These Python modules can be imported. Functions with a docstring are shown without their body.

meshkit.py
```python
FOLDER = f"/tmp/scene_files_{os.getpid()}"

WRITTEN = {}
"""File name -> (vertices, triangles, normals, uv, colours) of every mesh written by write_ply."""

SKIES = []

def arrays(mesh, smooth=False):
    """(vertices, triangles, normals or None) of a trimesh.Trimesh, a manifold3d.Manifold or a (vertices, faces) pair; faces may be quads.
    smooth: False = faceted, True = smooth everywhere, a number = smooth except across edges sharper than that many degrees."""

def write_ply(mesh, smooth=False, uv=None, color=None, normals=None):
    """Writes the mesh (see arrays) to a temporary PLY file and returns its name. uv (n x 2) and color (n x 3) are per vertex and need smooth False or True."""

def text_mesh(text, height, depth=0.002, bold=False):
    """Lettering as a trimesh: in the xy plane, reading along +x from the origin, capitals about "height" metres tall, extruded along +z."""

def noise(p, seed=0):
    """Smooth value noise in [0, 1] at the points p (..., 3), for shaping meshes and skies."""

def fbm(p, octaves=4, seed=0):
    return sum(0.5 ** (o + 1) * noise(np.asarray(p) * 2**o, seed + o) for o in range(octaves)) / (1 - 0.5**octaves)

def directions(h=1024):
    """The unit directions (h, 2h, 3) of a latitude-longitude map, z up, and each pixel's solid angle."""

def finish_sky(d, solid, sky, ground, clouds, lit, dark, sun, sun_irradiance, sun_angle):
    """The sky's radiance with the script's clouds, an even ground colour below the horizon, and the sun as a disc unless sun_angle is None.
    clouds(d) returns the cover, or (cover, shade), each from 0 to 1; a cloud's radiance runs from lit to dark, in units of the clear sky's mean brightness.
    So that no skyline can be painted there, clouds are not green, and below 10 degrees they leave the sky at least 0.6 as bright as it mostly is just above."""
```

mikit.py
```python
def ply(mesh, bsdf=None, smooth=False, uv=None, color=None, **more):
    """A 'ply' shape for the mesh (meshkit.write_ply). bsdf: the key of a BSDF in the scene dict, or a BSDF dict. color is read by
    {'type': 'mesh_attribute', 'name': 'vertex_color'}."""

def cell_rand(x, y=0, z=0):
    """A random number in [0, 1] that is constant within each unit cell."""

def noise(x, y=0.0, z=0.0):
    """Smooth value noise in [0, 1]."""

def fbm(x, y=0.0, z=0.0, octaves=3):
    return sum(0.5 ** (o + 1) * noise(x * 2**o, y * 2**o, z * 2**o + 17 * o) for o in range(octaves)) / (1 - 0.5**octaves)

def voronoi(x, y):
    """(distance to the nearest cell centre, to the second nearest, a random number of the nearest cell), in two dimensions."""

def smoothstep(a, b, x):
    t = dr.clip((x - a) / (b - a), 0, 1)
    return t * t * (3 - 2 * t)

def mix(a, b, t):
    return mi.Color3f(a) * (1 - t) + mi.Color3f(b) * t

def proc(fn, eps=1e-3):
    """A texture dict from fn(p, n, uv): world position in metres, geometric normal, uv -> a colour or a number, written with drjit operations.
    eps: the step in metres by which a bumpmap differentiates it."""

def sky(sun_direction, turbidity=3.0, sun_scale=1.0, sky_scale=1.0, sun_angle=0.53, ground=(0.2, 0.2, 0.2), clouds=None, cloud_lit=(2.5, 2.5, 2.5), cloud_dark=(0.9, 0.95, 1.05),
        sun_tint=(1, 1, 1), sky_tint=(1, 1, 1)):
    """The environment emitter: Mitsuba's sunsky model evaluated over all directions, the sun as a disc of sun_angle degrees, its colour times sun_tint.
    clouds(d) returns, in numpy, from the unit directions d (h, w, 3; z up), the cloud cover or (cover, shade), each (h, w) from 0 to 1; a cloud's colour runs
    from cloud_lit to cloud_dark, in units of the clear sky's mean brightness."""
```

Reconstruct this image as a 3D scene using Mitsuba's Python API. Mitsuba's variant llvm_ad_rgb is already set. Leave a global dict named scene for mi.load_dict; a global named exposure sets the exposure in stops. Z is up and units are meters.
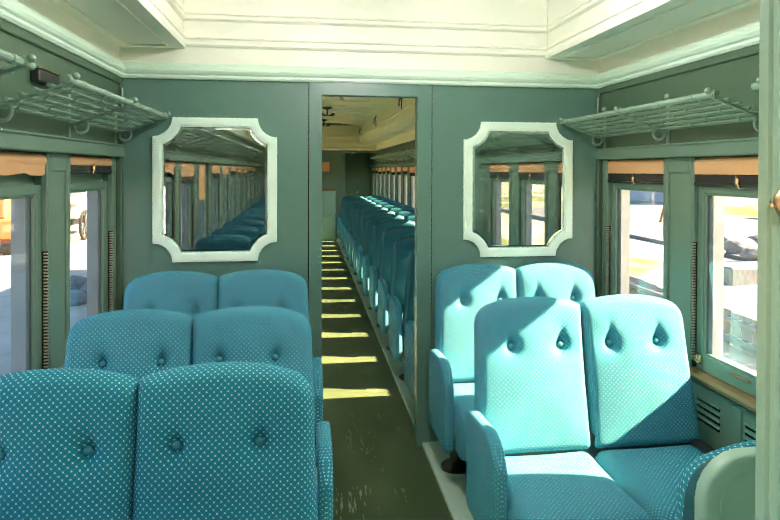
import math, random
import numpy as np, trimesh, shapely
from shapely.geometry import Polygon, Point, LineString, box as sbox
import drjit as dr
import mitsuba as mi
import mikit, meshkit
from mikit import proc, noise, fbm, mix, smoothstep

scene, labels = {}, {}
T = mi.ScalarTransform4f
rng = np.random.default_rng(7)

# ------------------------------------------------------------------ camera, sky, sun, exposure
F_PIX = 638.294
CAM = [-0.36926, -3.68146, 1.62]
FWD = [0.14450, 0.989447, -0.010665]
UP = [-0.001734, 0.011031, 0.999938]
scene['camera'] = dict(type='perspective', fov=math.degrees(2 * math.atan(390 / F_PIX)), fov_axis='x', near_clip=0.05, far_clip=2000.0,
                       principal_point_offset_x=-10.914 / 780, principal_point_offset_y=83.138 / 520,
                       to_world=T().look_at(origin=CAM, target=[a + b for a, b in zip(CAM, FWD)], up=UP))
SUN = (1.0, -0.2, 0.64)
scene['sky'] = mikit.sky(SUN, turbidity=3.5, sun_scale=3.6, sky_scale=1.5, sun_angle=0.53, sun_tint=(1.12, 1.0, 0.85), ground=(0.30, 0.28, 0.24))
exposure = 3.6

# ------------------------------------------------------------------ materials
def pr(col, rough=0.5, **k):
    c = col if isinstance(col, dict) else {'type': 'rgb', 'value': list(col)}
    return {'type': 'twosided', 'nested': {'type': 'principled', 'base_color': c, 'roughness': rough, **k}}

def worn(c1, c2, sc=1.2, fine=30.0, amt=0.5):
    def fn(p, n, uv):
        a = fbm(p.x * sc + 3.1, p.y * sc, p.z * sc * 1.4, 3)
        b = noise(p.x * fine, p.y * fine, p.z * fine * 0.5)
        return mix(c1, c2, dr.clip(a * 0.8 + (b - 0.5) * 0.35 * amt + 0.1, 0, 1))
    return proc(fn)

M = {}
def mat(key, d):
    scene['mat_' + key] = d
    M[key] = 'mat_' + key

mat('bulkhead', pr(worn((0.088, 0.180, 0.148), (0.11, 0.208, 0.172)), 0.28, specular=0.5))
mat('sage', pr(worn((0.105, 0.180, 0.137), (0.128, 0.208, 0.160)), 0.33, specular=0.5))
mat('pale_sage', pr(worn((0.28, 0.44, 0.36), (0.33, 0.49, 0.40)), 0.36, specular=0.5))
mat('dark_green', pr(worn((0.052, 0.100, 0.062), (0.068, 0.122, 0.078)), 0.38))
mat('rack', pr(worn((0.16, 0.25, 0.195), (0.22, 0.32, 0.25)), 0.32, specular=0.6))
mat('mint', pr(worn((0.56, 0.72, 0.60), (0.62, 0.77, 0.65)), 0.35))
mat('mirror_frame', pr((0.70, 0.85, 0.75), 0.35))
mat('cream', pr(worn((0.74, 0.74, 0.64), (0.80, 0.80, 0.71), 0.9, 12), 0.45))
mat('cream_far', pr(worn((0.80, 0.77, 0.50), (0.85, 0.82, 0.57), 0.9, 12), 0.45))
mat('black', pr((0.012, 0.012, 0.012), 0.35))
mat('iron', pr((0.018, 0.017, 0.017), 0.3, specular=0.6))
mat('brass', {'type': 'twosided', 'nested': {'type': 'roughconductor', 'material': 'Cu', 'alpha': 0.22, 'specular_reflectance': {'type': 'rgb', 'value': [0.75, 0.72, 0.5]}}})
mat('steel', {'type': 'twosided', 'nested': {'type': 'roughconductor', 'material': 'Al', 'alpha': 0.3, 'specular_reflectance': {'type': 'rgb', 'value': [0.6, 0.6, 0.58]}}})
mat('tan_blind', pr(worn((0.56, 0.30, 0.14), (0.66, 0.38, 0.20), 4, 60), 0.7))
mat('wood', pr(worn((0.19, 0.115, 0.048), (0.28, 0.17, 0.075), 3, 50), 0.45))
mat('grey_trim', pr(worn((0.15, 0.18, 0.20), (0.21, 0.24, 0.26), 5, 40), 0.5))
mat('teal_plain', pr(worn((0.008, 0.085, 0.115), (0.014, 0.115, 0.15), 3, 80, 1.0), 0.45))
mat('plinth', pr(worn((0.36, 0.49, 0.41), (0.47, 0.60, 0.51), 3, 40), 0.5))
mat('bone', pr((0.42, 0.38, 0.27), 0.5))
mat('button', pr((0.03, 0.20, 0.25), 0.4))

def fabric_fn(p, n, uv):
    D = 0.0190
    a, b = (uv.x + uv.y) / D, (uv.x - uv.y) / D
    fa, fb = dr.abs(a - dr.round(a)), dr.abs(b - dr.round(b))
    line = dr.maximum(1 - smoothstep(0.02, 0.075, fa), 1 - smoothstep(0.02, 0.075, fb))
    dot = 1 - smoothstep(0.12, 0.20, dr.sqrt(fa * fa + fb * fb))
    t = fbm(p.x * 5, p.y * 5, p.z * 5, 2)
    base = mix((0.010, 0.176, 0.252), (0.016, 0.212, 0.298), t)
    c = mix(base, (0.10, 0.33, 0.40), line * 0.55)
    return mix(c, (0.74, 0.90, 0.88), dot * 0.8)
mat('fabric', pr(proc(fabric_fn), 0.62, sheen=0.06, specular=0.06))

def floor_fn(p, n, uv):
    a = fbm(p.x * 2.2, p.y * 0.9, 0.0, 3)
    base = mix((0.042, 0.068, 0.032), (0.080, 0.112, 0.056), smoothstep(0.3, 0.7, a))
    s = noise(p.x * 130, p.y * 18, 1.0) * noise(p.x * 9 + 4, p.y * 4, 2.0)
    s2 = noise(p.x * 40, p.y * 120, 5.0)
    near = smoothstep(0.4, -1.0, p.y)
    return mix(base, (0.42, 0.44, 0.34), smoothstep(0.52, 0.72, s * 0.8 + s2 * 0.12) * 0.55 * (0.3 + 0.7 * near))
mat('linoleum', pr(proc(floor_fn), 0.46, specular=0.32))
scene['mat_mirror'] = {'type': 'twosided', 'nested': {'type': 'conductor', 'material': 'none', 'specular_reflectance': {'type': 'rgb', 'value': [0.66, 0.68, 0.66]}}}
M['mirror'] = 'mat_mirror'
scene['mat_pane'] = {'type': 'thindielectric', 'int_ior': 1.5}
M['pane'] = 'mat_pane'

def ground_fn(p, n, uv):
    a = fbm(p.x * 0.25, p.y * 0.12, 1.0, 4)
    b = fbm(p.x * 3, p.y * 3, 2.0, 3)
    c = mix((0.24, 0.225, 0.19), (0.36, 0.34, 0.30), b)
    straw = mix((0.17, 0.165, 0.125), (0.25, 0.24, 0.19), b)
    grass = mix((0.075, 0.10, 0.04), (0.13, 0.155, 0.065), b)
    c = mix(c, straw, smoothstep(0.42, 0.5, a) * dr.select(p.x > 3, 1.0, 0.0))
    return mix(c, grass, smoothstep(0.52, 0.6, fbm(p.x * 0.3 + 9, p.y * 0.22, 5.0, 3)) * dr.select(p.x > 3, 1.0, 0.0))
mat('ground', pr(proc(ground_fn), 0.95, specular=0.05))
mat('rock', pr(worn((0.08, 0.09, 0.105), (0.17, 0.18, 0.19), 2, 14, 1.5), 0.9))
mat('plank', pr(worn((0.10, 0.115, 0.135), (0.17, 0.185, 0.205), 2, 16, 1.2), 0.85))
mat('asphalt', pr(worn((0.07, 0.085, 0.11), (0.10, 0.115, 0.14), 0.6, 9), 0.9))
mat('orange', pr((0.75, 0.14, 0.04), 0.5))
mat('house', pr((0.26, 0.29, 0.34), 0.8))
mat('roof', pr((0.10, 0.13, 0.19), 0.8))
mat('foliage', pr(worn((0.05, 0.08, 0.035), (0.11, 0.14, 0.06), 1, 8), 0.9))
mat('concrete', pr(worn((0.45, 0.44, 0.42), (0.58, 0.57, 0.54), 1, 10), 0.9))

# ------------------------------------------------------------------ mesh helpers
def cat(ms):
    return trimesh.util.concatenate([trimesh.Trimesh(*m, process=False) if isinstance(m, tuple) else m for m in ms])

def box(x0, x1, y0, y1, z0, z1, ch=0.0):
    lo, hi = np.minimum([x0, y0, z0], [x1, y1, z1]), np.maximum([x0, y0, z0], [x1, y1, z1])
    if ch <= 0:
        m = trimesh.creation.box(extents=hi - lo)
        m.apply_translation((lo + hi) / 2)
        return m
    h, c = (hi - lo) / 2, (lo + hi) / 2
    ch = min(ch, h.min() * 0.8)
    pts = []
    for s in np.ndindex(2, 2, 2):
        s = np.array(s) * 2 - 1
        for k in range(3):
            q = h - ch
            q[k] = h[k]
            pts.append(s * q + c)
    return trimesh.convex.convex_hull(np.array(pts))

def extr(poly, axis, lo, hi):
    """A closed 2-D outline swept along an axis. axis y: outline in (x, z); axis x: outline in (y, z); axis z: outline in (x, y)."""
    pg = poly if isinstance(poly, Polygon) else Polygon(poly)
    m = trimesh.creation.extrude_polygon(pg, hi - lo, engine='earcut')
    v = np.array(m.vertices)
    if axis == 'y':
        v = np.stack([v[:, 0], v[:, 2] + lo, v[:, 1]], 1)
    elif axis == 'x':
        v = np.stack([v[:, 2] + lo, v[:, 0], v[:, 1]], 1)
    else:
        v = np.stack([v[:, 0], v[:, 1], v[:, 2] + lo], 1)
    m = trimesh.Trimesh(v, m.faces, process=False)
    if m.volume < 0:
        m.invert()
    return m

def tube(pts, r, n=10, cap=True):
    p = np.asarray(pts, float)
    t = np.gradient(p, axis=0)
    t /= np.linalg.norm(t, axis=1, keepdims=True) + 1e-12
    ref = np.array([0, 0, 1.0]) if abs(t[:, 2]).max() < 0.9 else np.array([1.0, 0.13, 0])
    a = np.cross(t, ref)
    a /= np.linalg.norm(a, axis=1, keepdims=True) + 1e-12
    b = np.cross(t, a)
    ang = np.arange(n) * 2 * np.pi / n
    rr = np.broadcast_to(np.asarray(r, float), (len(p),))
    v = (p[:, None] + rr[:, None, None] * (np.cos(ang)[None, :, None] * a[:, None] + np.sin(ang)[None, :, None] * b[:, None])).reshape(-1, 3)
    f = []
    for i in range(len(p) - 1):
        for j in range(n):
            q = (i * n + j, i * n + (j + 1) % n, (i + 1) * n + (j + 1) % n, (i + 1) * n + j)
            f += [(q[0], q[1], q[2]), (q[0], q[2], q[3])]
    if cap:
        v = np.vstack([v, p[:1], p[-1:]])
        k, L = len(v) - 2, (len(p) - 1) * n
        for j in range(n):
            f += [(k, (j + 1) % n, j), (k + 1, L + j, L + (j + 1) % n)]
    m = trimesh.Trimesh(v, np.array(f), process=False)
    if m.volume < 0:
        m.invert()
    return m

def lathe(prof, c=(0, 0, 0), n=24):
    m = trimesh.creation.revolve(np.array(prof, float), sections=n)
    m.apply_translation(c)
    return m

def ball(c, r, sub=2, sc=(1, 1, 1)):
    m = trimesh.creation.icosphere(subdivisions=sub, radius=r)
    m.vertices = m.vertices * np.array(sc) + np.array(c)
    return m

def strip(pts, w_dir, w, th):
    """A flat bar along a polyline: width w along w_dir, thickness th."""
    p = np.asarray(pts, float)
    t = np.gradient(p, axis=0)
    t /= np.linalg.norm(t, axis=1, keepdims=True)
    wd = np.broadcast_to(np.asarray(w_dir, float), p.shape)
    nn = np.cross(t, wd)
    nn /= np.linalg.norm(nn, axis=1, keepdims=True)
    v = np.stack([p + wd * w / 2 + nn * th / 2, p - wd * w / 2 + nn * th / 2, p - wd * w / 2 - nn * th / 2, p + wd * w / 2 - nn * th / 2], 1).reshape(-1, 3)
    f = []
    for i in range(len(p) - 1):
        for j in range(4):
            q = (i * 4 + j, i * 4 + (j + 1) % 4, (i + 1) * 4 + (j + 1) % 4, (i + 1) * 4 + j)
            f += [(q[0], q[1], q[2]), (q[0], q[2], q[3])]
    L = (len(p) - 1) * 4
    f += [(0, 2, 1), (0, 3, 2), (L, L + 1, L + 2), (L, L + 2, L + 3)]
    m = trimesh.Trimesh(v, np.array(f), process=False)
    if m.volume < 0:
        m.invert()
    return m

# ------------------------------------------------------------------ scene-entry helpers
def free(key):
    if key not in scene and key not in labels and not any(k.startswith(key + '__') for k in scene):
        return key
    for k in range(1, 1000):
        q = f'{key}_{k:03d}'
        if q not in scene and q not in labels and not any(s.startswith(q + '__') for s in scene):
            return q

def put(name, mesh, m, parent=None, smooth=35, uv=None, to=None, label=None, taken=True):
    key = (parent + '__' if parent else '') + name
    key = free(key) if taken else key
    d = mesh if isinstance(mesh, dict) else mikit.ply(mesh, M[m], smooth=smooth, uv=uv)
    if to is not None:
        d = {**d, 'to_world': to}
    scene[key] = d
    if label:
        labels[key] = {'label': label}
    return key

def tag(key, label=None, category=None, group=None, kind=None):
    d = labels.setdefault(key, {})
    for k, v in (('label', label), ('category', category), ('group', group), ('kind', kind)):
        if v:
            d[k] = v
    return key

def thing(name, label, category, group=None, kind=None):
    key = free(name)
    return tag(key, label, category, group, kind)

# ------------------------------------------------------------------ measures of the car
W = 1.40                 # half width inside the casings
PITCH = 0.86             # window pitch of the near compartment
PITCH_FAR = 0.825
Y_BACK, Y_END = -16.3, 12.7
Z_CORN = 2.12
FAR0 = 0.06              # rear face of the bulkhead
near_pil = [0.035 - PITCH * k for k in range(0, 20)]        # pilaster centres, far to near
far_pil = [0.09 + PITCH_FAR * k for k in range(0, 18)]

# ------------------------------------------------------------------ floor
tag(put('floor', box(-1.5, 1.5, Y_BACK, 14.4, -0.12, 0.0), 'linoleum', smooth=False), 'worn olive green linoleum floor of the aisle', kind='structure')
for sx, nm in ((1, 'right'), (-1, 'left')):
    for y0, y1 in ((Y_BACK, 0.0), (FAR0, 10.9)):
        put('plinth', box(sx * 0.297, sx * 1.45, y0, y1, 0.0, 0.022, 0.004), 'plinth', 'floor')

# ------------------------------------------------------------------ side walls
def side_wall(sx, nm):
    wall = 'wall_' + nm
    tag(wall, f'green painted side wall with windows on the {nm} of the coach', kind='structure')
    X = lambda x: sx * x
    for y0, y1 in ((Y_BACK, 0.06), (0.06, 14.3)):
        put('lower_panel', box(X(1.425), X(1.505), y0, y1, -0.05, 0.665), 'sage', wall, False)
        put('frieze', box(X(1.385), X(1.505), y0, y1, 1.748, 2.30), 'dark_green', wall, False)
        put('header', box(X(1.455), X(1.505), y0, y1, 1.545, 1.75), 'sage', wall, False)
        put('letterboard', cat([box(X(1.362), X(1.5), y0, y1, 1.686, 1.748, 0.004), box(X(1.352), X(1.39), y0, y1, 1.742, 1.752, 0.003)]), 'sage', wall, False)
        put('upper_rail', box(X(1.372), X(1.39), y0, y1, 2.082, 2.125, 0.004), 'dark_green', wall, False)
        put('sill_board', extr([(X(1.378), 0.668), (X(1.372), 0.684), (X(1.378), 0.700), (X(1.505), 0.704), (X(1.505), 0.664)], 'y', y0, y1), 'wood', wall, False, label='narrow tan wooden sill board')
        put('outer_sill', box(X(1.452), X(1.505), y0, y1, 0.70, 0.775), 'grey_trim', wall, False)
    for ys in (near_pil, far_pil):
        for k, yc in enumerate(ys):
            if yc > 12.65 and sx < 0:
                continue
            hw = 0.115
            a, b = yc - hw, yc + hw
            if abs(yc) < 0.1:
                if ys is near_pil:
                    b = 0.0
                else:
                    a = FAR0
            st = 0.028
            ms = [box(X(1.408), X(1.452), a, b, 0.66, 1.70)]
            for u0, u1, z0, z1 in ((a, a + st, 0.70, 1.686), (b - st, b, 0.70, 1.686), (a + st, b - st, 1.61, 1.686), (a + st, b - st, 0.70, 0.78)):
                ms.append(box(X(1.398), X(1.412), u0, u1, z0, z1, 0.004))
            for u in (a + st, b - st):        # bead inside the sunk panel
                ms.append(box(X(1.402), X(1.412), u - 0.004, u + 0.004, 0.78, 1.61, 0.002))
            put('pilaster', cat(ms), 'sage', wall, False)
            put('outer_post', box(X(1.452), X(1.505), yc - (0.200 if ys is near_pil else 0.175), yc + 0.175, 0.70, 1.56), 'grey_trim', wall, False)
    # heater covers with louvres below the windows of the near compartment
    for k in range(3):
        y1, y0 = near_pil[k] - 0.13, near_pil[k + 1] + 0.13
        cov = put('heater_cover', cat([box(X(1.412), X(1.43), y0 - 0.09, y1 + 0.09, 0.06, 0.64, 0.004), box(X(1.404), X(1.42), (y0 + y1) / 2 - 0.03, (y0 + y1) / 2 + 0.03, 0.08, 0.63, 0.004)]), 'sage', wall, False)
        for u in (y1 - 0.02, (y0 + y1) / 2 - 0.05):
            for j in range(4):
                z = 0.583 - 0.030 * j
                put('louvre_slot', box(X(1.409), X(1.414), u - 0.165, u, z - 0.015, z + 0.001), 'black', cov, False)
                put('louvre', extr([(X(1.412), z + 0.004), (X(1.404), z + 0.001), (X(1.404), z - 0.002), (X(1.412), z - 0.001)], 'y', u - 0.168, u + 0.003), 'sage', cov, False)
side_wall(1, 'right')
side_wall(-1, 'left')

def ratchet(x, y, sx):
    ms = [box(sx * (x - 0.008), sx * (x + 0.010), y - 0.004, y + 0.004, 0.72, 1.52)]
    return cat(ms)

n_window = 0
def window(sx, ya, yb, detail, side, where):
    """ya < yb: the opening between two pilasters."""
    global n_window
    n_window += 1
    w = f'window_{n_window}'
    tag(w, where, kind='structure')
    X = lambda x: sx * x
    st = 0.052
    z0, z1, zb, zt = 0.702, 1.556, 0.78, 1.518
    ms = [box(X(1.424), X(1.450), ya, ya + st, z0, z1, 0.004), box(X(1.424), X(1.450), yb - st, yb, z0, z1, 0.004),
          box(X(1.424), X(1.450), ya + st, yb - st, z0, zb, 0.004), box(X(1.424), X(1.450), ya + st, yb - st, zt, z1, 0.004)]
    if detail:
        for u0, u1, v0, v1 in ((ya + st - 0.002, ya + st + 0.008, zb, zt), (yb - st - 0.008, yb - st + 0.002, zb, zt), (ya + st, yb - st, zb - 0.002, zb + 0.008), (ya + st, yb - st, zt - 0.008, zt + 0.002)):
            ms.append(box(X(1.429), X(1.444), u0, u1, v0, v1, 0.003))
    put('sash', cat(ms), 'sage', w, False)
    pane = box(X(1.4385), X(1.4385), ya + st - 0.004, yb - st + 0.004, zb - 0.004, zt + 0.004)
    v = np.array([[X(1.439), ya + st - 0.004, zb - 0.004], [X(1.439), yb - st + 0.004, zb - 0.004], [X(1.439), yb - st + 0.004, zt + 0.004], [X(1.439), ya + st - 0.004, zt + 0.004]])
    put('glass_pane', (v, np.array([[0, 1, 2], [0, 2, 3]])), 'pane', w, False)
    if detail:
        for u, s in ((yb - 0.001, -1), (ya + 0.001, 1)):
            ms = [box(X(1.402), X(1.424), u + s * 0.001, u + s * 0.007, 0.71, 1.68)]
            tr = put('side_track', cat(ms), 'black', w, False)
            teeth = [box(X(1.400), X(1.416), u + s * 0.003, u + s * 0.0085, 0.745 + 0.013 * j, 0.7505 + 0.013 * j) for j in range(42)]
            put('notched_rack', cat(teeth), 'bone', tr, False)
            put('track_cover', box(X(1.400), X(1.424), u + s * 0.001, u + s * 0.013, 1.29, 1.684, 0.002), 'sage', tr, False)
        c = yb - 0.03
        la = put('latch', cat([box(X(1.410), X(1.426), c - 0.022, c + 0.012, 0.735, 0.775, 0.004), box(X(1.398), X(1.412), c - 0.03, c + 0.006, 0.742, 0.752, 0.003)]), 'brass', w, False)
        put('lift_rail', box(X(1.414), X(1.426), (ya + yb) / 2 - 0.06, (ya + yb) / 2 + 0.06, 0.752, 0.762, 0.003), 'wood', w, False)
    return w

def blind(sx, ya, yb, zc, bar, label, group=None, detail=True, torn=False):
    b = thing('roller_blind', label, 'blind', group)
    X = lambda x: sx * x
    a, e = ya + 0.012, yb - 0.012
    r = 0.030
    put('roller', tube([[X(1.43), a + (e - a) * t, 1.652] for t in np.linspace(0, 1, 4)], r, 14), 'tan_blind', b)
    if bar:
        bk = put('hem_bar', cat([box(X(1.404), X(1.448), a, e, zc - 0.052, zc, 0.005), tube([[X(1.410), a + (e - a) * t, zc - 0.048] for t in np.linspace(0, 1, 3)], 0.010, 10)]), 'black', b, label='black hem bar')
        put('cloth', box(X(1.402), X(1.406), a, e, zc - 0.002, 1.672), 'tan_blind', b, False)
        if detail:
            c = (a + e) / 2
            put('pull_clip', cat([ball((X(1.398), c, zc - 0.03), 0.013, 2, (0.7, 1, 1.3)), tube([[X(1.40), c + 0.008, zc - 0.012], [X(1.394), c - 0.004, zc - 0.03], [X(1.397), c - 0.014, zc - 0.052]], 0.004, 8), ball((X(1.397), c - 0.014, zc - 0.054), 0.007, 1)]), 'brass', b, label='brass pull clip')
    else:
        # hanging cloth with an uneven lower edge
        n = 26
        u = np.linspace(a, e, n)
        low = zc + 0.012 * (meshkit.noise(np.stack([u * 14, u * 0, u * 0 + 3], 1)) - 0.5) + (0.02 * np.sin(np.linspace(0, 2.4, n)) if torn else 0)
        top = np.full(n, 1.672)
        xx = 1.404 + 0.010 * (meshkit.noise(np.stack([u * 9, u * 0 + 1, u * 0], 1)) - 0.3)
        fr = np.concatenate([np.stack([X(xx), u, low], 1), np.stack([X(np.full(n, 1.402)), u, top], 1)])
        bk2 = fr + np.array([X(0.004), 0, 0])
        v = np.vstack([fr, bk2])
        f = []
        for i in range(n - 1):
            f += [(i, i + 1, n + i + 1), (i, n + i + 1, n + i), (2 * n + i, 3 * n + i + 1, 2 * n + i + 1), (2 * n + i, 3 * n + i, 3 * n + i + 1),
                  (i, 2 * n + i + 1, i + 1), (i, 2 * n + i, 2 * n + i + 1)]
        put('cloth', (v, np.array(f)), 'tan_blind', b, False)
    return b

ORD = 'first second third fourth fifth sixth seventh eighth ninth tenth eleventh twelfth thirteenth fourteenth fifteenth sixteenth seventeenth eighteenth nineteenth twentieth'.split()
for k in range(19):
    yb, ya = near_pil[k] - 0.115, near_pil[k + 1] + 0.115
    for sx, nm in ((1, 'right'), (-1, 'left')):
        det = k < 3
        window(sx, ya, yb, det, nm, f'green framed sash window, {ORD[k]} from the mirrored bulkhead on its camera side, {nm} wall')
        if sx < 0:
            if k == 0:
                blind(sx, ya, yb, 1.655, True, 'black blind bar with brass clip in the left window nearest the bulkhead')
            elif k == 1:
                blind(sx, ya, yb, 1.580, False, 'frayed tan blind cloth over the left window at the picture edge', torn=True)
            elif k == 3:
                blind(sx, ya + 0.22, yb, 1.32, False, 'tan blind drawn lower than the others, seen in the left mirror')
            elif k < 11:
                blind(sx, ya, yb, 1.60 - 0.02 * (k % 3), k % 2 == 0, f'rolled tan blind in the left mirror, {ORD[k]} from the bulkhead', 'blinds reflected in the left mirror', False)
        elif k < 3:
            blind(sx, ya, yb, 1.607, True, ('tan roller blind with black bar in the right window nearest the bulkhead', 'tan roller blind with black bar in the right window beside the pale door post',
                                           'tan roller blind of the third right window, seen in the right mirror')[k])
for k in range(17):
    ya, yb = far_pil[k] + 0.115, far_pil[k + 1] - 0.115
    for sx, nm in ((1, 'right'), (-1, 'left'))[:2 if k < 15 else 1]:
        window(sx, ya, yb, False, nm, f'narrow sash window, {ORD[k]} beyond the doorway on the {nm} wall of the far compartment')
    blind(1, ya, yb, 1.60 - 0.012 * (k % 3), True, f'rolled tan blind, {ORD[k]} window beyond the doorway on the right wall', 'blinds of the far compartment', False)

# ------------------------------------------------------------------ bulkhead with the doorway
tag('wall_front', 'teal green bulkhead with a doorway between two mirrors', kind='structure')
DL, DR, DT = -0.289, 0.262, 2.047
bh = Polygon([(-1.5, -0.05), (DL, -0.05), (DL, DT), (DR, DT), (DR, -0.05), (1.5, -0.05), (1.5, 2.95), (-1.5, 2.95)])
put('panel', extr(bh, 'y', 0.0, FAR0), 'bulkhead', 'wall_front', False)
cas = Polygon([(DL - 0.072, 0.0), (DL, 0.0), (DL, DT), (DR, DT), (DR, 0.0), (DR + 0.085, 0.0), (DR + 0.085, Z_CORN), (DL - 0.072, Z_CORN)])
put('door_casing', cat([extr(cas, 'y', -0.014, 0.0), extr(Polygon([(DL - 0.02, 0), (DL, 0), (DL, DT), (DR, DT), (DR, 0), (DR + 0.02, 0), (DR + 0.02, DT + 0.02), (DL - 0.02, DT + 0.02)]), 'y', -0.022, -0.012),
                        box(DR, DR + 0.014, -0.012, FAR0 + 0.004, 0, DT), box(DL - 0.014, DL, -0.012, FAR0 + 0.004, 0, DT)]), 'bulkhead', 'wall_front', False)
for x in (DL - 0.0745, DR + 0.0875):
    put('panel_joint', box(x - 0.004, x + 0.004, -0.0015, 0.001, 0.0, Z_CORN), 'black', 'wall_front', False)
for x in (-1.386, 1.386):
    put('corner_bead', box(x - 0.016, x + 0.016, -0.03, 0.0, 0.0, Z_CORN, 0.005), 'dark_green', 'wall_front', False)
    put('corner_peg', tube([[x * 0.985, -0.035, 1.95], [x * 0.985, -0.035, 2.06]], 0.007, 8), 'rack', 'wall_front')
put('cream_frieze', box(-1.39, 1.39, -0.012, 0.0, 2.20, 2.30), 'cream', 'wall_front', False)
def mould_profile(o=0.0):
    """(depth, height) of the plaster mouldings of the clerestory, seen from the room; depth grows into the room."""
    return [(0, 2.296), (0.016, 2.298), (0.024, 2.308), (0.018, 2.316), (0.018, 2.336), (0.026, 2.342), (0.022, 2.352), (0.004, 2.358), (0.004, 2.440),
            (0.014, 2.444), (0.024, 2.452), (0.016, 2.460), (0.016, 2.472), (0.024, 2.478), (0.018, 2.486), (0.004, 2.490), (0.004, 2.76), (0, 2.76)]
put('clerestory_face', extr([(-0.012 - d, z) for d, z in mould_profile()], 'x', -1.05, 1.05), 'cream', 'wall_front', False)
corn = [(0, 2.118), (0.022, 2.118), (0.030, 2.128), (0.030, 2.140), (0.040, 2.148), (0.046, 2.162), (0.040, 2.176), (0.026, 2.184), (0.022, 2.196), (0.012, 2.207), (0, 2.207)]
n_trim = 0
def trim(mesh, m, label):
    global n_trim
    n_trim += 1
    tag(put(f'trim_{n_trim}', mesh, m, smooth=False, taken=False), label, kind='structure')
trim(extr([(-d, z) for d, z in corn], 'x', -1.385, 1.385), 'mint', 'mint cornice moulding across the top of the bulkhead')
for sx, nm in ((1, 'right'), (-1, 'left')):
    trim(extr([(sx * (1.387 - d), z) for d, z in corn], 'y', Y_BACK, -0.0), 'mint', f'mint cornice moulding along the {nm} wall')
    trim(extr([(sx * (1.387 - d), z) for d, z in corn], 'y', FAR0, Y_END), 'cream_far', f'cream cornice moulding along the {nm} wall beyond the doorway')

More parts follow.
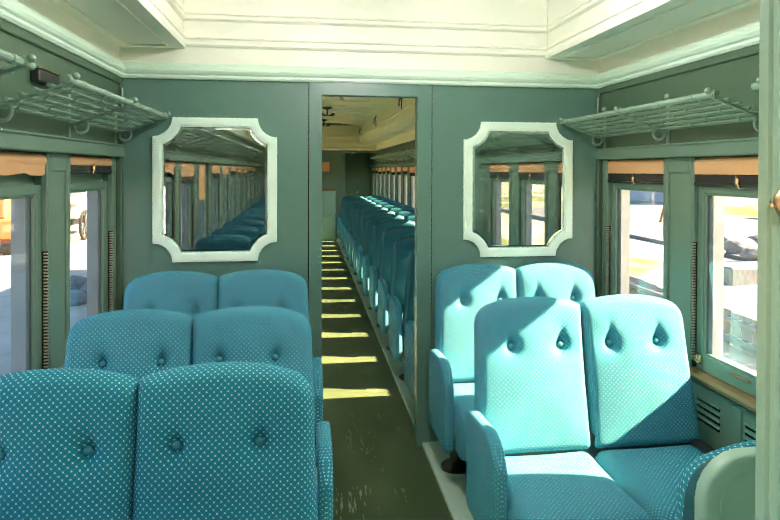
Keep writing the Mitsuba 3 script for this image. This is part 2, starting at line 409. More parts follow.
# ------------------------------------------------------------------ ceiling (lower deck, clerestory, upper deck)
def ceiling(name, y0, y1, m, xc, label):
    tag(name, label, kind='structure')
    for sx in (1, -1):
        X = lambda x: sx * x
        put('side_band', box(X(1.384), X(1.39), y0, y1, 2.20, 2.30), m, name, False)
        put('soffit', extr([(X(1.39), 2.287), (X(xc), 2.287), (X(xc), 2.31), (X(1.39), 2.31)], 'y', y0, y1), m, name, False)
        put('clerestory_side', extr([(X(xc + 0.03), 2.288)] + [(X(xc + 0.022 - d), z + (-0.008 if z < 2.3 else 0)) for d, z in mould_profile()[:-1]] + [(X(xc + 0.03), 2.76)], 'y', y0, y1), m, name, False)
        # thin panel mouldings on the soffit
        L = 3.44
        y = y1 - 0.10
        while y > max(y0, -9):
            ya = max(y0 + 0.05, y - L + 0.2)
            for u, v, a, b in ((1.33, 1.32, ya, y), (1.12, 1.11, ya, y), (1.33, 1.11, y - 0.010, y), (1.33, 1.11, ya, ya + 0.010)):
                if abs(b - a) > 0.005:
                    put('panel_moulding', box(X(u), X(v), a, b, 2.279, 2.288, 0.003), m, name, False)
            y -= L
    put('upper_deck', extr([(-xc - 0.03, 2.74), (-xc * 0.6, 2.80), (0, 2.825), (xc * 0.6, 2.80), (xc + 0.03, 2.74), (xc + 0.03, 2.95), (-xc - 0.03, 2.95)], 'y', y0, y1), m, name, False)
    for sx in (1, -1):
        put('roof_shell', box(sx * (xc + 0.02), sx * 1.51, y0, y1, 2.31, 2.42), m, name, False)
    return name
ceiling('ceiling', Y_BACK, 0.0, 'cream', 1.035, 'cream clerestory ceiling with moulded panels above the seats')
cf = ceiling('ceiling_far', FAR0, 14.4, 'cream_far', 0.93, 'yellowish cream clerestory ceiling beyond the doorway')
for k in range(15):
    y = 0.5 + 0.85 * k
    put('roof_rib', extr([(-0.93, 2.735), (-0.56, 2.785), (0, 2.81), (0.56, 2.785), (0.93, 2.735), (0.93, 2.76), (0.56, 2.81), (0, 2.83), (-0.56, 2.81), (-0.93, 2.76)], 'y', y - 0.025, y + 0.025), 'cream_far', cf, False)
for y in (1.7, 5.1, 8.5, 11.9):
    for sx in (1, -1):
        h = thing('vent_handle', f'black clerestory vent handle, {ORD[[1.7, 5.1, 8.5, 11.9].index(y)]} beyond the doorway on the {"right" if sx > 0 else "left"} of the ceiling', 'handle', 'clerestory vent handles')
        put('plate', box(sx * 0.925, sx * 0.915, y - 0.03, y + 0.03, 2.46, 2.67, 0.003), 'black', h)
        put('lever', tube([[sx * 0.915, y, 2.63], [sx * 0.885, y - 0.01, 2.60], [sx * 0.88, y - 0.012, 2.50]], 0.010, 8), 'iron', h)

def lamp(y, z, label, lit=0.0):
    l = thing('ceiling_lamp', label, 'lamp', 'ceiling lamps of the coach')
    put('ceiling_rose', lathe([(0, 0.05), (0.09, 0.05), (0.10, 0.03), (0.06, 0.012), (0.03, 0.0), (0, 0.0)], (0, y, z)), 'iron', l)
    put('stem', tube([[0, y, z + 0.02], [0, y, z - 0.10]], 0.014, 10), 'iron', l)
    for k in range(4):
        a = math.pi / 4 + k * math.pi / 2
        c, s = math.cos(a), math.sin(a)
        put('arm', tube([[c * r, y + s * r, z - 0.10 + h] for r, h in ((0.0, 0.0), (0.05, -0.015), (0.10, -0.005), (0.15, 0.012))], 0.009, 8), 'iron', l)
        put('socket', lathe([(0, 0.02), (0.028, 0.02), (0.034, -0.01), (0.03, -0.03), (0, -0.03)], (0.15 * c, y + 0.15 * s, z - 0.09), 12), 'iron', l)
        bk = put('bulb', ball((0.15 * c, y + 0.15 * s, z - 0.14), 0.028, 2, (1, 1, 1.3)), 'glass_bulb', l)
        if lit:
            scene[bk] = {**scene[bk], 'emitter': {'type': 'area', 'radiance': {'type': 'rgb', 'value': [lit, lit * 0.97, lit * (0.92 if y < 0 else 0.62)]}}}
mat('glass_bulb', pr((0.75, 0.72, 0.62), 0.15))
for k, y in enumerate((1.9, 5.3, 8.6, 11.6)):
    lamp(y, 2.77, f'dark four-bulb ceiling lamp, {ORD[k]} beyond the doorway')

for k, y in enumerate((-1.5, -4.6)):
    lamp(y, 2.66, f'lit four-bulb ceiling lamp above the seats of the near compartment, {ORD[k]} from the bulkhead', 36.0)

# ------------------------------------------------------------------ ends of the coach
tag(put('wall_back', box(-1.5, 1.5, Y_BACK - 0.08, Y_BACK, -0.1, 2.95), 'bulkhead', smooth=False), 'green end wall behind the camera', kind='structure')
tag('wall_end', 'green end wall of the far compartment with a dark corridor opening', kind='structure')
ew = Polygon([(-1.5, -0.05), (0.58, -0.05), (0.58, 2.06), (1.5, 2.06), (1.5, 2.95), (-1.5, 2.95)])
put('panel', extr(ew, 'y', Y_END, Y_END + 0.06), 'sage', 'wall_end', False)
put('cornice', extr([(Y_END - d, z) for d, z in corn], 'x', -1.385, 1.385), 'cream_far', 'wall_end', False)
put('frieze', box(-1.39, 1.39, Y_END - 0.012, Y_END, 2.2, 2.30), 'cream_far', 'wall_end', False)
put('clerestory_face', extr([(Y_END - d, z) for d, z in mould_profile()], 'x', -0.95, 0.95), 'cream_far', 'wall_end', False)
put('casing', cat([box(0.50, 0.58, Y_END - 0.02, Y_END, 0, 2.1, 0.004), box(0.5, 1.37, Y_END - 0.02, Y_END, 2.06, 2.1, 0.004)]), 'sage', 'wall_end', False)
for x0, x1 in ((0.52, 0.58),):
    put('corridor_side', box(x0, x1, Y_END + 0.06, 14.2, 0, 2.3), 'dark_green', 'wall_end', False)
put('corridor_roof', box(0.5, 1.5, Y_END + 0.06, 14.3, 2.12, 2.2), 'dark_green', 'wall_end', False)
put('corridor_lamp', lathe([(0, 0.02), (0.05, 0.02), (0.045, -0.03), (0, -0.045)], (0.80, Y_END + 0.4, 2.10), 16), 'glass_bulb', 'wall_end')
scene['wall_end__corridor_lamp']['emitter'] = {'type': 'area', 'radiance': {'type': 'rgb', 'value': [1.5, 1.5, 1.4]}}
tag('door_1', 'dark green door at the end of the corridor, far end of the coach', kind='structure')
put('leaf', cat([box(0.56, 1.5, 14.2, 14.25, 0, 2.3), box(0.62, 1.01, 14.185, 14.2, 1.0, 1.85, 0.01), box(0.62, 1.01, 14.185, 14.2, 0.15, 0.85, 0.01)]), 'dark_green', 'door_1', False)
put('knob', ball((1.0, 14.16, 1.0), 0.03), 'brass', 'door_1')
s = thing('notice_plaque', 'small orange notice plaque on the end wall of the far compartment', 'sign')
put('board', box(-0.02, 0.19, Y_END - 0.018, Y_END - 0.001, 1.57, 1.83, 0.003), 'tan_blind', s, False)
put('frame', cat([box(-0.03, 0.20, Y_END - 0.022, Y_END - 0.001, 1.82, 1.84, 0.003), box(-0.03, 0.20, Y_END - 0.022, Y_END - 0.001, 1.56, 1.58, 0.003),
                  box(-0.03, -0.01, Y_END - 0.022, Y_END - 0.001, 1.56, 1.84, 0.003), box(0.18, 0.20, Y_END - 0.022, Y_END - 0.001, 1.56, 1.84, 0.003)]), 'wood', s, False)
c = thing('low_cabinet', 'waist-high pale green cabinet with wooden top at the far end of the aisle', 'cabinet')
put('body', box(-0.75, 0.26, 11.0, 11.45, 0.0, 1.135, 0.006), 'pale_sage', c, False)
put('top_board', box(-0.77, 0.275, 10.98, 11.47, 1.135, 1.165, 0.006), 'wood', c, False, label='wooden top board')
put('door_panel', box(-0.24, 0.21, 10.988, 11.0, 0.62, 1.08, 0.006), 'pale_sage', c, False)
put('door_panel', box(-0.24, 0.21, 10.988, 11.0, 0.08, 0.56, 0.006), 'pale_sage', c, False)

# ------------------------------------------------------------------ near partition with the pale door post
PY = -2.79
tag('wall_partition', 'pale green partition post with brass knob at the right picture edge', kind='structure')
put('door_post', cat([box(0.336, 0.385, PY, PY + 0.032, 0, 2.95, 0.006), box(0.336, 0.349, PY - 0.010, PY, 0, 2.95, 0.004), box(0.362, 0.385, PY - 0.014, PY, 0, 2.95, 0.005)]), 'pale_sage', 'wall_partition', False)
put('panel', cat([box(0.38, 1.5, PY + 0.004, PY + 0.03, 0, 2.95)]), 'pale_sage', 'wall_partition', False)
put('knob', cat([ball((0.343, PY - 0.030, 1.572), 0.023, 3, (0.8, 0.9, 1.05)), tube([[0.350, PY, 1.572], [0.345, PY - 0.02, 1.572]], 0.012, 12), lathe([(0, 0.0), (0.02, 0.0), (0.018, 0.006), (0, 0.008)], (0.350, PY - 0.012, 1.565), 14)]), 'brass', 'wall_partition', label='brass knob')

# ------------------------------------------------------------------ mirrors
def mirror(xc, label):
    m = thing('mirror', label, 'mirror', 'mirrors on the bulkhead')
    hw, z0, z1, r = 0.336, 1.107, 1.907, 0.105
    outer = sbox(xc - hw, z0, xc + hw, z1)
    for cx in (xc - hw, xc + hw):
        for cz in (z0, z1):
            outer = outer.difference(Point(cx, cz).buffer(r, 24))
    inner = outer.buffer(-0.052, join_style=2)
    mid = outer.buffer(-0.010, join_style=2)
    frame = cat([extr(outer.difference(inner), 'y', -0.020, -0.001), extr(mid.difference(outer.buffer(-0.044, join_style=2)), 'y', -0.027, -0.019)])
    put('frame', frame, 'mirror_frame', m, 20)
    # bevelled glass: flat field and a sloping rim
    fld = inner.buffer(-0.014, join_style=2)
    put('glass', extr(fld, 'y', -0.0105, -0.004), 'mirror', m, False)
    a = np.array(shapely.segmentize(inner.buffer(0.004, join_style=2), 0.01).exterior.coords)[:-1]
    ring = LineString(np.array(fld.exterior.coords))
    b = np.array([ring.interpolate(ring.project(Point(q))).coords[0] for q in a])
    n = len(a)
    v = np.vstack([np.stack([a[:, 0], np.full(n, -0.0075), a[:, 1]], 1), np.stack([b[:, 0], np.full(n, -0.0105), b[:, 1]], 1)])
    f = [t for i in range(n) for t in ((i, (i + 1) % n, n + (i + 1) % n), (i, n + (i + 1) % n, n + i))]
    put('bevel', (v, np.array(f)), 'mirror', m, False)
mirror(-0.877, 'white framed mirror with scooped corners left of the doorway')
mirror(0.877, 'white framed mirror with scooped corners right of the doorway')

# ------------------------------------------------------------------ luggage racks
def rack(sx, y1, y0, label, far=False):
    """From y1 (far end) to y0 (near end); slopes from the wall up to the front rail."""
    k = thing('luggage_rack', label, 'luggage rack')
    fx, fz, bx, bz = 1.135, 1.908, 1.365, 1.822
    P = lambda t, y: [sx * (bx + (fx - bx) * t), y, bz + (fz - bz) * t]
    n = 6 if far else 30
    ys = np.linspace(y1, y0, n)
    put('front_rail', cat([tube([P(1, y) for y in (y1, y0)], 0.0125, 10)] + [tube([P(1, y - 0.012), P(1, y + 0.012)], 0.0148, 10) for y in (() if far else np.arange(y1 - 0.12, y0, -0.24))]), 'rack', k)
    for j in range(5):
        put('rod', tube([P(0.03 + 0.185 * j, y) for y in (y1, y0)], 0.0075, 8), 'rack', k)
    # woven cross straps
    gap = 0.165 if not far else 0.28
    m = max(2, int(round((y1 - y0) / gap)))
    for i in range(1, m):
        y = y1 + (y0 - y1) * i / m
        t = np.linspace(0.02, 1.0, 34 if not far else 3)
        s = 1 if i % 2 else -1
        pts = np.array([P(q, y) for q in t])
        if not far:
            off = np.sin((t - 0.03) / 0.185 * math.pi) * s
            pts[:, 2] += 0.006 * np.cos((t - 0.03) / 0.185 * math.pi) * s
            pts[:, 1] += 0.010 * off
        put('cross_strap', strip(pts, [0, 1, 0], 0.012, 0.003), 'rack', k, 40)
    for y in (y1 - 0.06, (y0 + y1) / 2, y0 + 0.02):
        arm = np.array([P(q, y) for q in np.linspace(-0.05, 1.04, 8)])
        arm[:, 2] -= 0.012
        br = put('bracket', cat([strip(arm, [0, 1, 0], 0.018, 0.008), ball(P(1.02, y), 0.017, 2), ball(np.array(P(1.10, y)) + [0, 0, 0.004], 0.0125, 2), strip([[sx * 1.383, y, 1.74], [sx * 1.383, y, 1.85], [sx * 1.383, y, 1.985]], [0, 1, 0], 0.026, 0.008), ball((sx * 1.378, y, 1.985), 0.016, 1)]), 'rack', k)
        if not far:
            th = np.linspace(0, 1, 14)
            hk = [[sx * (1.378 - 0.012 - 0.030 * (1 - math.cos(a * 4.0))), y, 1.815 - 0.030 * math.sin(a * 4.0) - 0.012] for a in th]
            put('hook', cat([tube(hk, np.linspace(0.008, 0.006, 14), 8), ball(hk[-1], 0.010, 1)]), 'rack', br)
rack(-1, -0.03, -1.50, 'green luggage rack with woven straps on the left wall beside the bulkhead')
rack(-1, -1.76, -3.24, 'green luggage rack at the upper left picture edge')
rack(1, -0.03, -1.50, 'green luggage rack on the right wall beside the bulkhead')
rack(1, -1.70, -2.70, 'green luggage rack partly hidden by the pale door post on the right')
for i in range(4):
    rack(-1, -3.5 - 1.74 * i, -4.98 - 1.74 * i, f'luggage rack seen in the left mirror, {ORD[i + 2]} from the bulkhead on the left wall', True)
for i in range(7):
    rack(1, 0.25 + 1.65 * i + 1.45, 0.25 + 1.65 * i, f'dark green luggage rack, {ORD[i]} beyond the doorway on the right wall', True)
bx = thing('alarm_box', 'small black box with brass top on the left wall behind the luggage rack', 'box')
put('case', box(-1.384, -1.350, -1.150, -0.955, 1.945, 1.992, 0.004), 'black', bx, False)
put('top_plate', box(-1.384, -1.346, -1.155, -0.95, 1.992, 1.998, 0.002), 'brass', bx, False, label='brass top plate')

# ------------------------------------------------------------------ seats
def ring_pillow(outline, T_, R, rings, bulge=0.0, dents=(), skirt=0.0, c=None, groove=None):
    """A padded face over a star-shaped outline, height along the third axis. Returns (points (n,3) = a, b, height; faces)."""
    o = np.asarray(outline, float)
    c = o.mean(0) if c is None else np.asarray(c, float)
    n = len(o)
    L = np.linalg.norm(o - c, axis=1)
    V, F, UV = [], [], []
    dirs = (o - c) / L[:, None]
    if skirt:
        for h in (skirt, skirt * 0.5):
            V.append(np.column_stack([o, np.full(n, -h)]))
            UV.append(o + dirs * (T_ * 0.7 + h))
    for r in rings:
        q = c + (o - c) * r
        e = np.minimum((1 - r) * L / R, 1)
        h = T_ * np.sqrt(np.maximum(0, 1 - (1 - e) ** 2)) + bulge * (1 - r * r)
        UV.append(q + dirs * (0.7 * T_ * (1 - np.sqrt(np.maximum(0, 1 - (1 - e) ** 2))))[:, None])
        for (da, db, dep, sig, fold) in dents:
            dd = np.hypot(q[:, 0] - da, q[:, 1] - db)
            h = h - dep / (1 + (dd / sig) ** 2) ** 1.3
            if fold:
                up = q[:, 1] - db
                h = h - fold * np.exp(-((q[:, 0] - da) / 0.016) ** 2) * np.where(up > 0, np.clip(1 - up / 0.13, 0, 1), np.clip(1 + up / 0.05, 0, 1))
        if groove:
            h = h - groove[1] * np.exp(-(((1 - r) * L - groove[0]) / groove[2]) ** 2)
        V.append(np.column_stack([q, h]))
    m = len(V)
    V = np.vstack(V)
    hc = T_ + bulge
    for (da, db, dep, sig, fold) in dents:
        hc -= dep / (1 + (math.hypot(c[0] - da, c[1] - db) / sig) ** 2) ** 1.3
    V = np.vstack([V, [[c[0], c[1], hc]]])
    i, j = np.meshgrid(np.arange(m - 1), np.arange(n), indexing='ij')
    a, b = i * n + j, i * n + (j + 1) % n
    F = np.vstack([np.stack([a, b, b + n], -1).reshape(-1, 3), np.stack([a, b + n, a + n], -1).reshape(-1, 3)])
    last = (m - 1) * n
    F = np.vstack([F, [[last + k, last + (k + 1) % n, len(V) - 1] for k in range(n)]])
    global LAST_UV
    LAST_UV = np.vstack(UV + [[[c[0], c[1]]]])
    return V, F

def resample(poly, n):
    ln = LineString(np.array(poly.exterior.coords))
    p = np.array([ln.interpolate(t, normalized=True).coords[0] for t in np.arange(n) / n])
    area = 0.5 * np.sum(p[:, 0] * np.roll(p[:, 1], -1) - np.roll(p[:, 0], -1) * p[:, 1])
    return p if area > 0 else p[::-1]

HI = [1, .992, .98, .962, .94, .915, .885, .85, .81, .77, .73, .69, .65, .61, .57, .53, .49, .45, .41, .37, .33, .29, .25, .21, .17, .13, .09, .05]
LO = [1, .985, .96, .92, .86, .76, .6, .4, .2]
LEAN = math.radians(11.3)
SL, CL = math.sin(LEAN), math.cos(LEAN)
Z0 = 0.425

def back_outline(n):
    """One half of the back: u from -0.24 (seam) to 0.24 (outer), v from 0 to the crest."""
    u = np.linspace(-1, 1, 61)
    top = 0.662 - 0.034 * np.maximum(0, -u) ** 2.4 - 0.050 * np.maximum(0, u) ** 2.0
    pts = [(-0.2425, 0)] + [((0.232 if a > 0 else 0.2425) * a, t) for a, t in zip(u, top)] + [(0.256, 0.05), (0.256, 0)]
    p = Polygon(pts)
    core = p.buffer(-0.020).buffer(0.020)
    big = p.buffer(-0.09).buffer(0.09)      # a larger radius on the outer shoulder
    p = core.intersection(sbox(-1, -1, 0.05, 2)).union(big.intersection(sbox(0.0, 0.3, 1, 2))).union(core.intersection(sbox(0.0, -1, 1, 0.34))).buffer(0.002).buffer(-0.002)
    return resample(p, n)

LEAN_NOW = [SL, CL, 0.062, Z0]
def place_back(V, front=True):
    """(u, v, h) of the back plane to seat space; the front faces -y and tilts up."""
    x, v, h = V[:, 0], V[:, 1], V[:, 2]
    s = 1 if front else -1
    sl, cl, off, z0 = LEAN_NOW
    return np.stack([x, off + v * sl - s * h * cl, z0 + v * cl + s * h * sl], 1)

def flip_faces(f):
    return f[:, ::-1]

class Proto(dict):
    pass

def seat_proto(hi, aisle, metal_back=False, buttons=True):
    """A double seat facing -y with its armrest on the aisle side (aisle = -1: at -x). Parts: [(name, parent part, ply dict, label)]."""
    LEAN_NOW[:] = [math.sin(0.05), math.cos(0.05), 0.045, 0.425] if metal_back else [SL, CL, 0.062, Z0]
    parts = []
    n = 132 if hi else 48
    rings = HI if hi else LO
    def add(name, V, F, m, uv=None, smooth=True, parent=None, label=None):
        v = np.asarray(V, float).copy()
        f = np.asarray(F)
        v[:, 0] *= -aisle                 # modelled with the aisle at -x
        if aisle > 0:
            f = flip_faces(f)
        tm = trimesh.Trimesh(v, f, process=False)
        parts.append((name, parent, mikit.ply(tm, M[m], smooth=smooth, uv=uv), label))
        return len(parts) - 1
    def addm(name, mesh, m, smooth=35, **k):
        add(name, mesh.vertices, mesh.faces, m, None, smooth, **k)
    o = back_outline(n)
    for s in (-1, 1):                     # s = -1: aisle half
        oo = o * np.array([s, 1])
        if s < 0:
            oo = oo[::-1]
        cx = 0.2425 * s
        btn = [(-0.130, 0.452), (0.088, 0.452)]
        dents = [(a * s, b, 0.040, 0.032, 0.014) for a, b in btn] if buttons else []
        V, F = ring_pillow(oo, 0.050, 0.042, rings, 0.024, dents, c=(0, 0.32))
        uv = LAST_UV + np.array([cx, 0])
        P = place_back(V)
        P[:, 0] += cx
        if metal_back:
            P[:, 0] *= 0.90
            P[:, 2] -= 0.03
        bi = add('backrest', P, F, 'fabric', uv)
        if buttons:
            for a, b in btn:
                q = place_back(np.array([[a * s, b, 0.058 + 0.012 - 0.040 + 0.008]]))[0]
                addm('button', ball((q[0] + cx, q[1], q[2]), 0.0125, 2, (1, 0.6, 1)), 'button', True, parent=bi)
        V, F = ring_pillow(oo, 0.045, 0.045, LO if not hi else HI[::2] + [.1], 0.010, c=(0, 0.32), groove=(0.055, 0.004, 0.007))
        P = place_back(V, False)
        P[:, 0] += cx
        if metal_back:
            P[:, 1] = np.minimum(P[:, 1], 0.105)
            P[:, 0] *= 0.90
            P[:, 2] -= 0.03
        si = add('back_shell', P, flip_faces(F), 'teal_plain')
        V, F = ring_pillow(resample(sbox(-0.2395, -0.50, 0.2395, 0.06).buffer(-0.03).buffer(0.03), 72 if hi else 32), 0.062, 0.062, (HI[::2] if hi else LO), 0.016, skirt=0.13)
        P = np.stack([V[:, 0] + cx, V[:, 1], V[:, 2] + 0.372], 1)
        add('seat_cushion', P, F, 'fabric', LAST_UV + np.array([cx, 0]))
    if metal_back:
        full = sbox(-0.428, 0.16, 0.485, 1.062).buffer(-0.095).buffer(0.095)
        V, F = ring_pillow(resample(full, 120), 0.012, 0.012, [1, .996, .99, .982, .97, .9, .6, .3], 0.0, c=(0, 0.6), skirt=0.022)
        P = np.stack([V[:, 0], 0.128 + V[:, 2], V[:, 1]], 1)
        bp = add('back_panel', P, flip_faces(F), 'pale_sage', smooth=True, label='pale green painted metal back panel')
        m = extr(full.buffer(-0.032).difference(full.buffer(-0.038)), 'z', 0.138, 0.1425)
        mv = np.array(m.vertices)
        add('panel_bead', mv[:, [0, 2, 1]], flip_faces(np.array(m.faces)), 'pale_sage', None, False, parent=bp)
    # armrest: padded slab on the aisle side, (y, z) outline
    arm = Polygon([(0.10, 0.22), (0.10, 0.605), (0.06, 0.622), (-0.20, 0.640), (-0.275, 0.610), (-0.325, 0.545), (-0.335, 0.22), (-0.31, 0.20), (0.08, 0.20)]).buffer(-0.02).buffer(0.02)
    ao = resample(arm, 80 if hi else 40)
    Vs, Fs, Us = [], [], []
    for sgn in (1, -1):
        V, F = ring_pillow(ao, 0.024, 0.012, [1, .995, .988, .978, .965, .95, .93, .85, .5] if hi else [1, .985, .96, .93, .6], 0.002, c=(-0.12, 0.42))
        P = np.stack([(-0.526 if aisle > 0 else -0.504) - sgn * V[:, 2], V[:, 0], V[:, 1]], 1)
        Fs.append((F if sgn < 0 else flip_faces(F)) + sum(len(q) for q in Vs))
        Vs.append(P)
        Us.append(LAST_UV)
    P, F = np.vstack(Vs), np.vstack(Fs)
    if trimesh.Trimesh(P, F, process=False).volume < 0:
        F = flip_faces(F)
    add('armrest', P, F, 'fabric', np.vstack(Us))
    # iron frame and pedestals
    addm('seat_frame', cat([box(-0.47, 0.47, -0.44, 0.02, 0.235, 0.275, 0.005), box(-0.485, -0.44, -0.36, 0.12, 0.20, 0.30, 0.005), box(0.44, 0.485, -0.36, 0.14, 0.20, 0.46, 0.005), box(-0.46, 0.46, 0.03, 0.07, 0.25, 0.50, 0.005)]), 'iron', False)
    for x in (-0.415, 0.36):
        ms = [lathe([(0, 0), (0.082, 0), (0.082, 0.010), (0.060, 0.022), (0.034, 0.045), (0.028, 0.12), (0.032, 0.19), (0.055, 0.225), (0.060, 0.238), (0, 0.238)], (x, -0.09, 0.022), 20)]
        if hi:
            ms += [lathe([(0, 0), (0.010, 0), (0.010, 0.008), (0, 0.010)], (x + 0.066 * math.cos(a), -0.09 + 0.066 * math.sin(a), 0.032), 6) for a in np.arange(6) * math.pi / 3]
        addm('pedestal', cat(ms), 'iron')
    return parts

def place_seat(proto, x, y, turned, label, group=None, zs=1.0, xs=1.0):
    t = thing('bench_seat', label, 'seat', group)
    Mx = T().translate([x, y, 0]).rotate([0, 0, 1], 180.0 if turned else 0.0).scale([xs, 1, zs])
    keys = []
    for name, parent, d, lab in proto:
        keys.append(put(name, d, None, keys[parent] if parent is not None else t, to=Mx, label=lab))
    return t

XS = 0.825
hi_l, hi_r = seat_proto(True, 1), seat_proto(True, -1)
lo_l, lo_r = seat_proto(False, 1, buttons=False), seat_proto(False, -1, buttons=False)
end_l = seat_proto(True, 1, metal_back=True)
place_seat(hi_r, XS + 0.012, -0.252, False, 'sunlit teal double seat right of the doorway, against the bulkhead under the right mirror')
place_seat(hi_r, XS + 0.010, -1.148, False, 'large sunlit teal double seat on the right with cushion in view', zs=0.985, xs=1.015)
place_seat(end_l, XS + 0.0, -2.405, True, 'seat with pale green painted back panel beside the right door post')
place_seat(hi_l, -XS - 0.02, -0.315, False, 'teal double seat left of the doorway, against the bulkhead under the left mirror')
place_seat(hi_l, -XS - 0.005, -1.165, False, 'middle one of the three teal double seats left of the aisle', zs=0.98)
place_seat(hi_l, -XS - 0.005, -2.015, False, 'nearest teal double seat at the bottom left of the picture')
for k in range(12):
    place_seat(lo_l, -XS - 0.005, -2.865 - 0.85 * k, False, f'teal double seat behind the camera, {ORD[k]} of the row reflected in the left mirror', 'seats reflected in the left mirror')
for k in range(13):
    place_seat(lo_r, -XS, 0.23 + PITCH_FAR * k, True, f'teal double seat, {ORD[k]} beyond the doorway, left of the aisle behind the bulkhead', 'left seats of the far compartment')
    place_seat(lo_l, XS, 0.23 + PITCH_FAR * k, True, f'teal double seat seen from behind, {ORD[k]} beyond the doorway on the right of the aisle', 'seats of the far compartment')

# ------------------------------------------------------------------ outside
Zg = -1.2
gx = np.concatenate([[-300, -150, -80], np.linspace(-50, 50, 41), [80, 150, 300]])
gy = np.concatenate([[-200, -100, -50], np.linspace(-30, 90, 49), [130, 200, 300]])
GX, GY = np.meshgrid(gx, gy, indexing='ij')
GZ = Zg + 0.25 * (meshkit.fbm(np.stack([GX * 0.15, GY * 0.15, GX * 0], -1), 3) - 0.5) * np.clip((np.abs(GX) - 3) / 4, 0, 1)
nx, ny = len(gx), len(gy)
i, j = np.meshgrid(np.arange(nx - 1), np.arange(ny - 1), indexing='ij')
a = (i * ny + j).ravel()
gf = np.vstack([np.stack([a, a + ny, a + ny + 1], 1), np.stack([a, a + ny + 1, a + 1], 1)])
tag(put('ground', (np.stack([GX.ravel(), GY.ravel(), GZ.ravel()], 1), gf), 'ground', smooth=True), 'sunlit gravel and dry grass outside the windows', kind='structure')
tag(put('road', box(13, 24, -40, 120, Zg - 0.3, Zg + 0.16), 'asphalt', smooth=False), 'grey roadway beyond the right windows', kind='structure')

def rock(c, r, seed):
    m = trimesh.creation.icosphere(subdivisions=2, radius=1.0)
    v = np.array(m.vertices)
    v = v * (0.75 + 0.5 * meshkit.noise(v * 1.7 + seed * 5.3))[:, None] * np.array([1.0, 0.9, 0.65]) * r + np.array(c)
    return trimesh.Trimesh(v, m.faces, process=False)
# rubble pile to the right
spots = [(13.2, 14.0, .42), (14.3, 13.7, .5), (15.4, 14.2, .4), (13.6, 15.3, .55), (14.9, 15.3, .6), (16.1, 15.6, .45), (14.1, 16.7, .5), (15.5, 16.9, .42), (12.5, 15.0, .3), (16.6, 14.6, .3)]
for q, (x, y, r) in enumerate(spots):
    tag(put('boulder', rock((x, y, Zg + 0.35 * r + 0.1), r, q), 'rock', smooth=False), 'grey boulder in the rubble pile outside the right windows', 'boulder', 'boulders of the rubble pile')
tag(put('stone_block', box(9.9, 11.6, 10.6, 11.6, Zg - 0.1, Zg + 0.45, 0.05), 'rock', smooth=False), 'squared grey stone block in front of the rubble pile outside', 'stone block')
for q, (x, y, r) in enumerate([(-5.2, 10.4, .3), (-5.9, 11.0, .34), (-5.1, 11.4, .28), (-5.8, 12.1, .36), (-6.7, 11.8, .25), (-5.0, 12.4, .24)]):
    tag(put('boulder', rock((x, y, Zg + 0.1), r, 40 + q), 'rock', smooth=False), 'blue-grey boulder on the ground outside the left window', 'boulder', 'boulders outside the left window')
# low board fence near the right side
fn = thing('board_fence', 'low weathered grey board fence outside the right window', 'fence')
for q in range(34):
    y = 1.5 + 0.26 * q
    x = 6.2 + 0.03 * y
    put('board', box(x - 0.02, x + 0.02, y, y + 0.235, Zg - 0.05, Zg + 0.55 + 0.04 * rng.random(), 0.008), 'plank', fn, False)
for z in (Zg + 0.12, Zg + 0.4):
    put('rail', box(6.26, 6.46, 1.5, 10.4, z, z + 0.08, 0.01), 'plank', fn, False)
# leaning pole, house, tree line
tag(put('leaning_pole', tube([[17.8, 27.3, Zg], [17.4, 26.2, -0.2], [16.2, 23.6, 1.45]], 0.07, 8), 'wood'), 'leaning timber pole outside the right window nearest the bulkhead', 'pole')
def house(x, y, w, d, h, label):
    b = thing('house', label, 'house')
    put('wall', box(x, x + w, y, y + d, Zg - 0.2, Zg + h), 'house', b, False)
    put('roof', extr([(x - 0.4, Zg + h), (x + w / 2, Zg + h + w * 0.3), (x + w + 0.4, Zg + h)], 'y', y - 0.3, y + d + 0.3), 'roof', b, False)
    for q in range(3):
        u = y + d * (0.12 + 0.3 * q)
        wi = put('window', box(x - 0.06, x + 0.02, u, u + d * 0.14, Zg + h * 0.35, Zg + h * 0.75), 'mirror_frame', b, False)
        put('pane', box(x - 0.08, x - 0.05, u + 0.12, u + d * 0.14 - 0.12, Zg + h * 0.38, Zg + h * 0.72), 'black', wi, False)
house(31, 44, 8, 12, 3.2, 'pale house far outside the right window nearest the bulkhead')
house(30, 20, 8, 10, 3.0, 'pale house far outside the right window beside the door post')
house(-30, 60, 9, 14, 3.4, 'pale house far outside the left window')
def bush(x, y, r, seed, label, group, h=1.0):
    t = thing('tree', label, 'tree', group)
    put('trunk', tube([[x, y, Zg - 0.1], [x + 0.05, y, Zg + r * h * 0.8]], 0.14 * r / 2, 8), 'wood', t)
    m = trimesh.creation.icosphere(subdivisions=4, radius=1.0)
    v = np.array(m.vertices)
    v = v * (0.6 + 0.75 * meshkit.fbm(v * 2.4 + seed * 3.7, 4))[:, None] * np.array([r, r, r * h]) + np.array([x, y, Zg + r * h * 1.0])
    put('crown', trimesh.Trimesh(v, m.faces, process=False), 'foliage', t, False)
for q in range(7):
    bush(50 + 4 * rng.random(), 16 + 13 * q + 3 * rng.random(), 3.2 + rng.random(), q, 'dark tree in the row far outside the right windows', 'trees far to the right', 1.1)
for q in range(6):
    bush(-34 - 5 * rng.random(), 40 + 11 * q, 3.2 + rng.random(), 20 + q, 'dark tree in the row far outside the left windows', 'trees far to the left', 1.1)
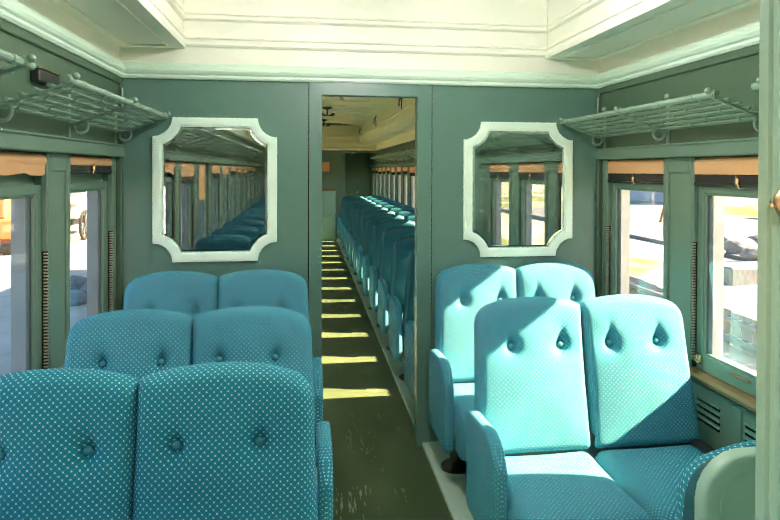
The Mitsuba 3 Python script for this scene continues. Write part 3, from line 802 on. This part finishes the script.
# left: black wagon with spoked wheels, orange excavator-like machine
wg = thing('farm_wagon', 'old black wagon with spoked wheels outside the left window nearest the bulkhead', 'wagon')
put('box', cat([box(-10.9, -9.2, 22.5, 26.7, Zg + 0.9, Zg + 1.5, 0.03), box(-11.0, -9.1, 22.4, 26.8, Zg + 1.45, Zg + 1.55, 0.02)]), 'concrete', wg, False)
put('undercarriage', box(-10.6, -9.5, 22.9, 26.3, Zg + 0.6, Zg + 0.9, 0.03), 'black', wg, False)
for x in (-9.15, -10.95):
    for y in (23.3, 25.8):
        w = put('wheel', trimesh.creation.annulus(0.50, 0.60, 0.1, sections=24, transform=np.array([[0, 0, 1, x], [1, 0, 0, y], [0, 1, 0, Zg + 0.6], [0, 0, 0, 1.0]])), 'black', wg, False)
        for q in range(5):
            a = q * math.pi / 5
            put('spoke', tube([[x, y + 0.54 * math.cos(a), Zg + 0.6 + 0.54 * math.sin(a)], [x, y - 0.54 * math.cos(a), Zg + 0.6 - 0.54 * math.sin(a)]], 0.035, 6), 'black', w)
ex = thing('orange_digger', 'blurred orange digging machine outside the left window at the picture edge', 'digger')
def dig(x, y, z):
    return -10.5 + (x + 16.6) * 0.62, 19.6 + (y - 29.2) * 0.62, Zg + z * 0.68
def dbox(x0, x1, y0, y1, z0, z1, ch):
    p, q = dig(x0, y0, z0), dig(x1, y1, z1)
    return box(p[0], q[0], p[1], q[1], p[2], q[2], ch)
put('cab', cat([dbox(-17.6, -15.6, 27.8, 30.6, 0.7, 1.7, 0.06), dbox(-17.4, -16.2, 28.4, 29.8, 1.7, 2.7, 0.06)]), 'orange', ex, False)
put('boom', cat([tube([dig(-16.6, 28.2, 1.4), dig(-16.2, 26.4, 2.6), dig(-15.9, 24.8, 2.0), dig(-15.9, 24.4, 0.9)], 0.12, 8), dbox(-16.3, -15.5, 24.0, 24.8, 0.3, 1.0, 0.05)]), 'orange', ex, False)
for x in (-17.5, -15.7):
    q0, q1 = dig(x - 0.25, 27.6, 0.36), dig(x + 0.25, 30.8, 0.36)
    put('crawler_track', extr(Polygon([(q0[1], q0[2]), (q0[1], q0[2] + 0.01), (q1[1], q0[2] + 0.01), (q1[1], q0[2])]).buffer(0.23), 'x', q0[0], q1[0]), 'black', ex, False)
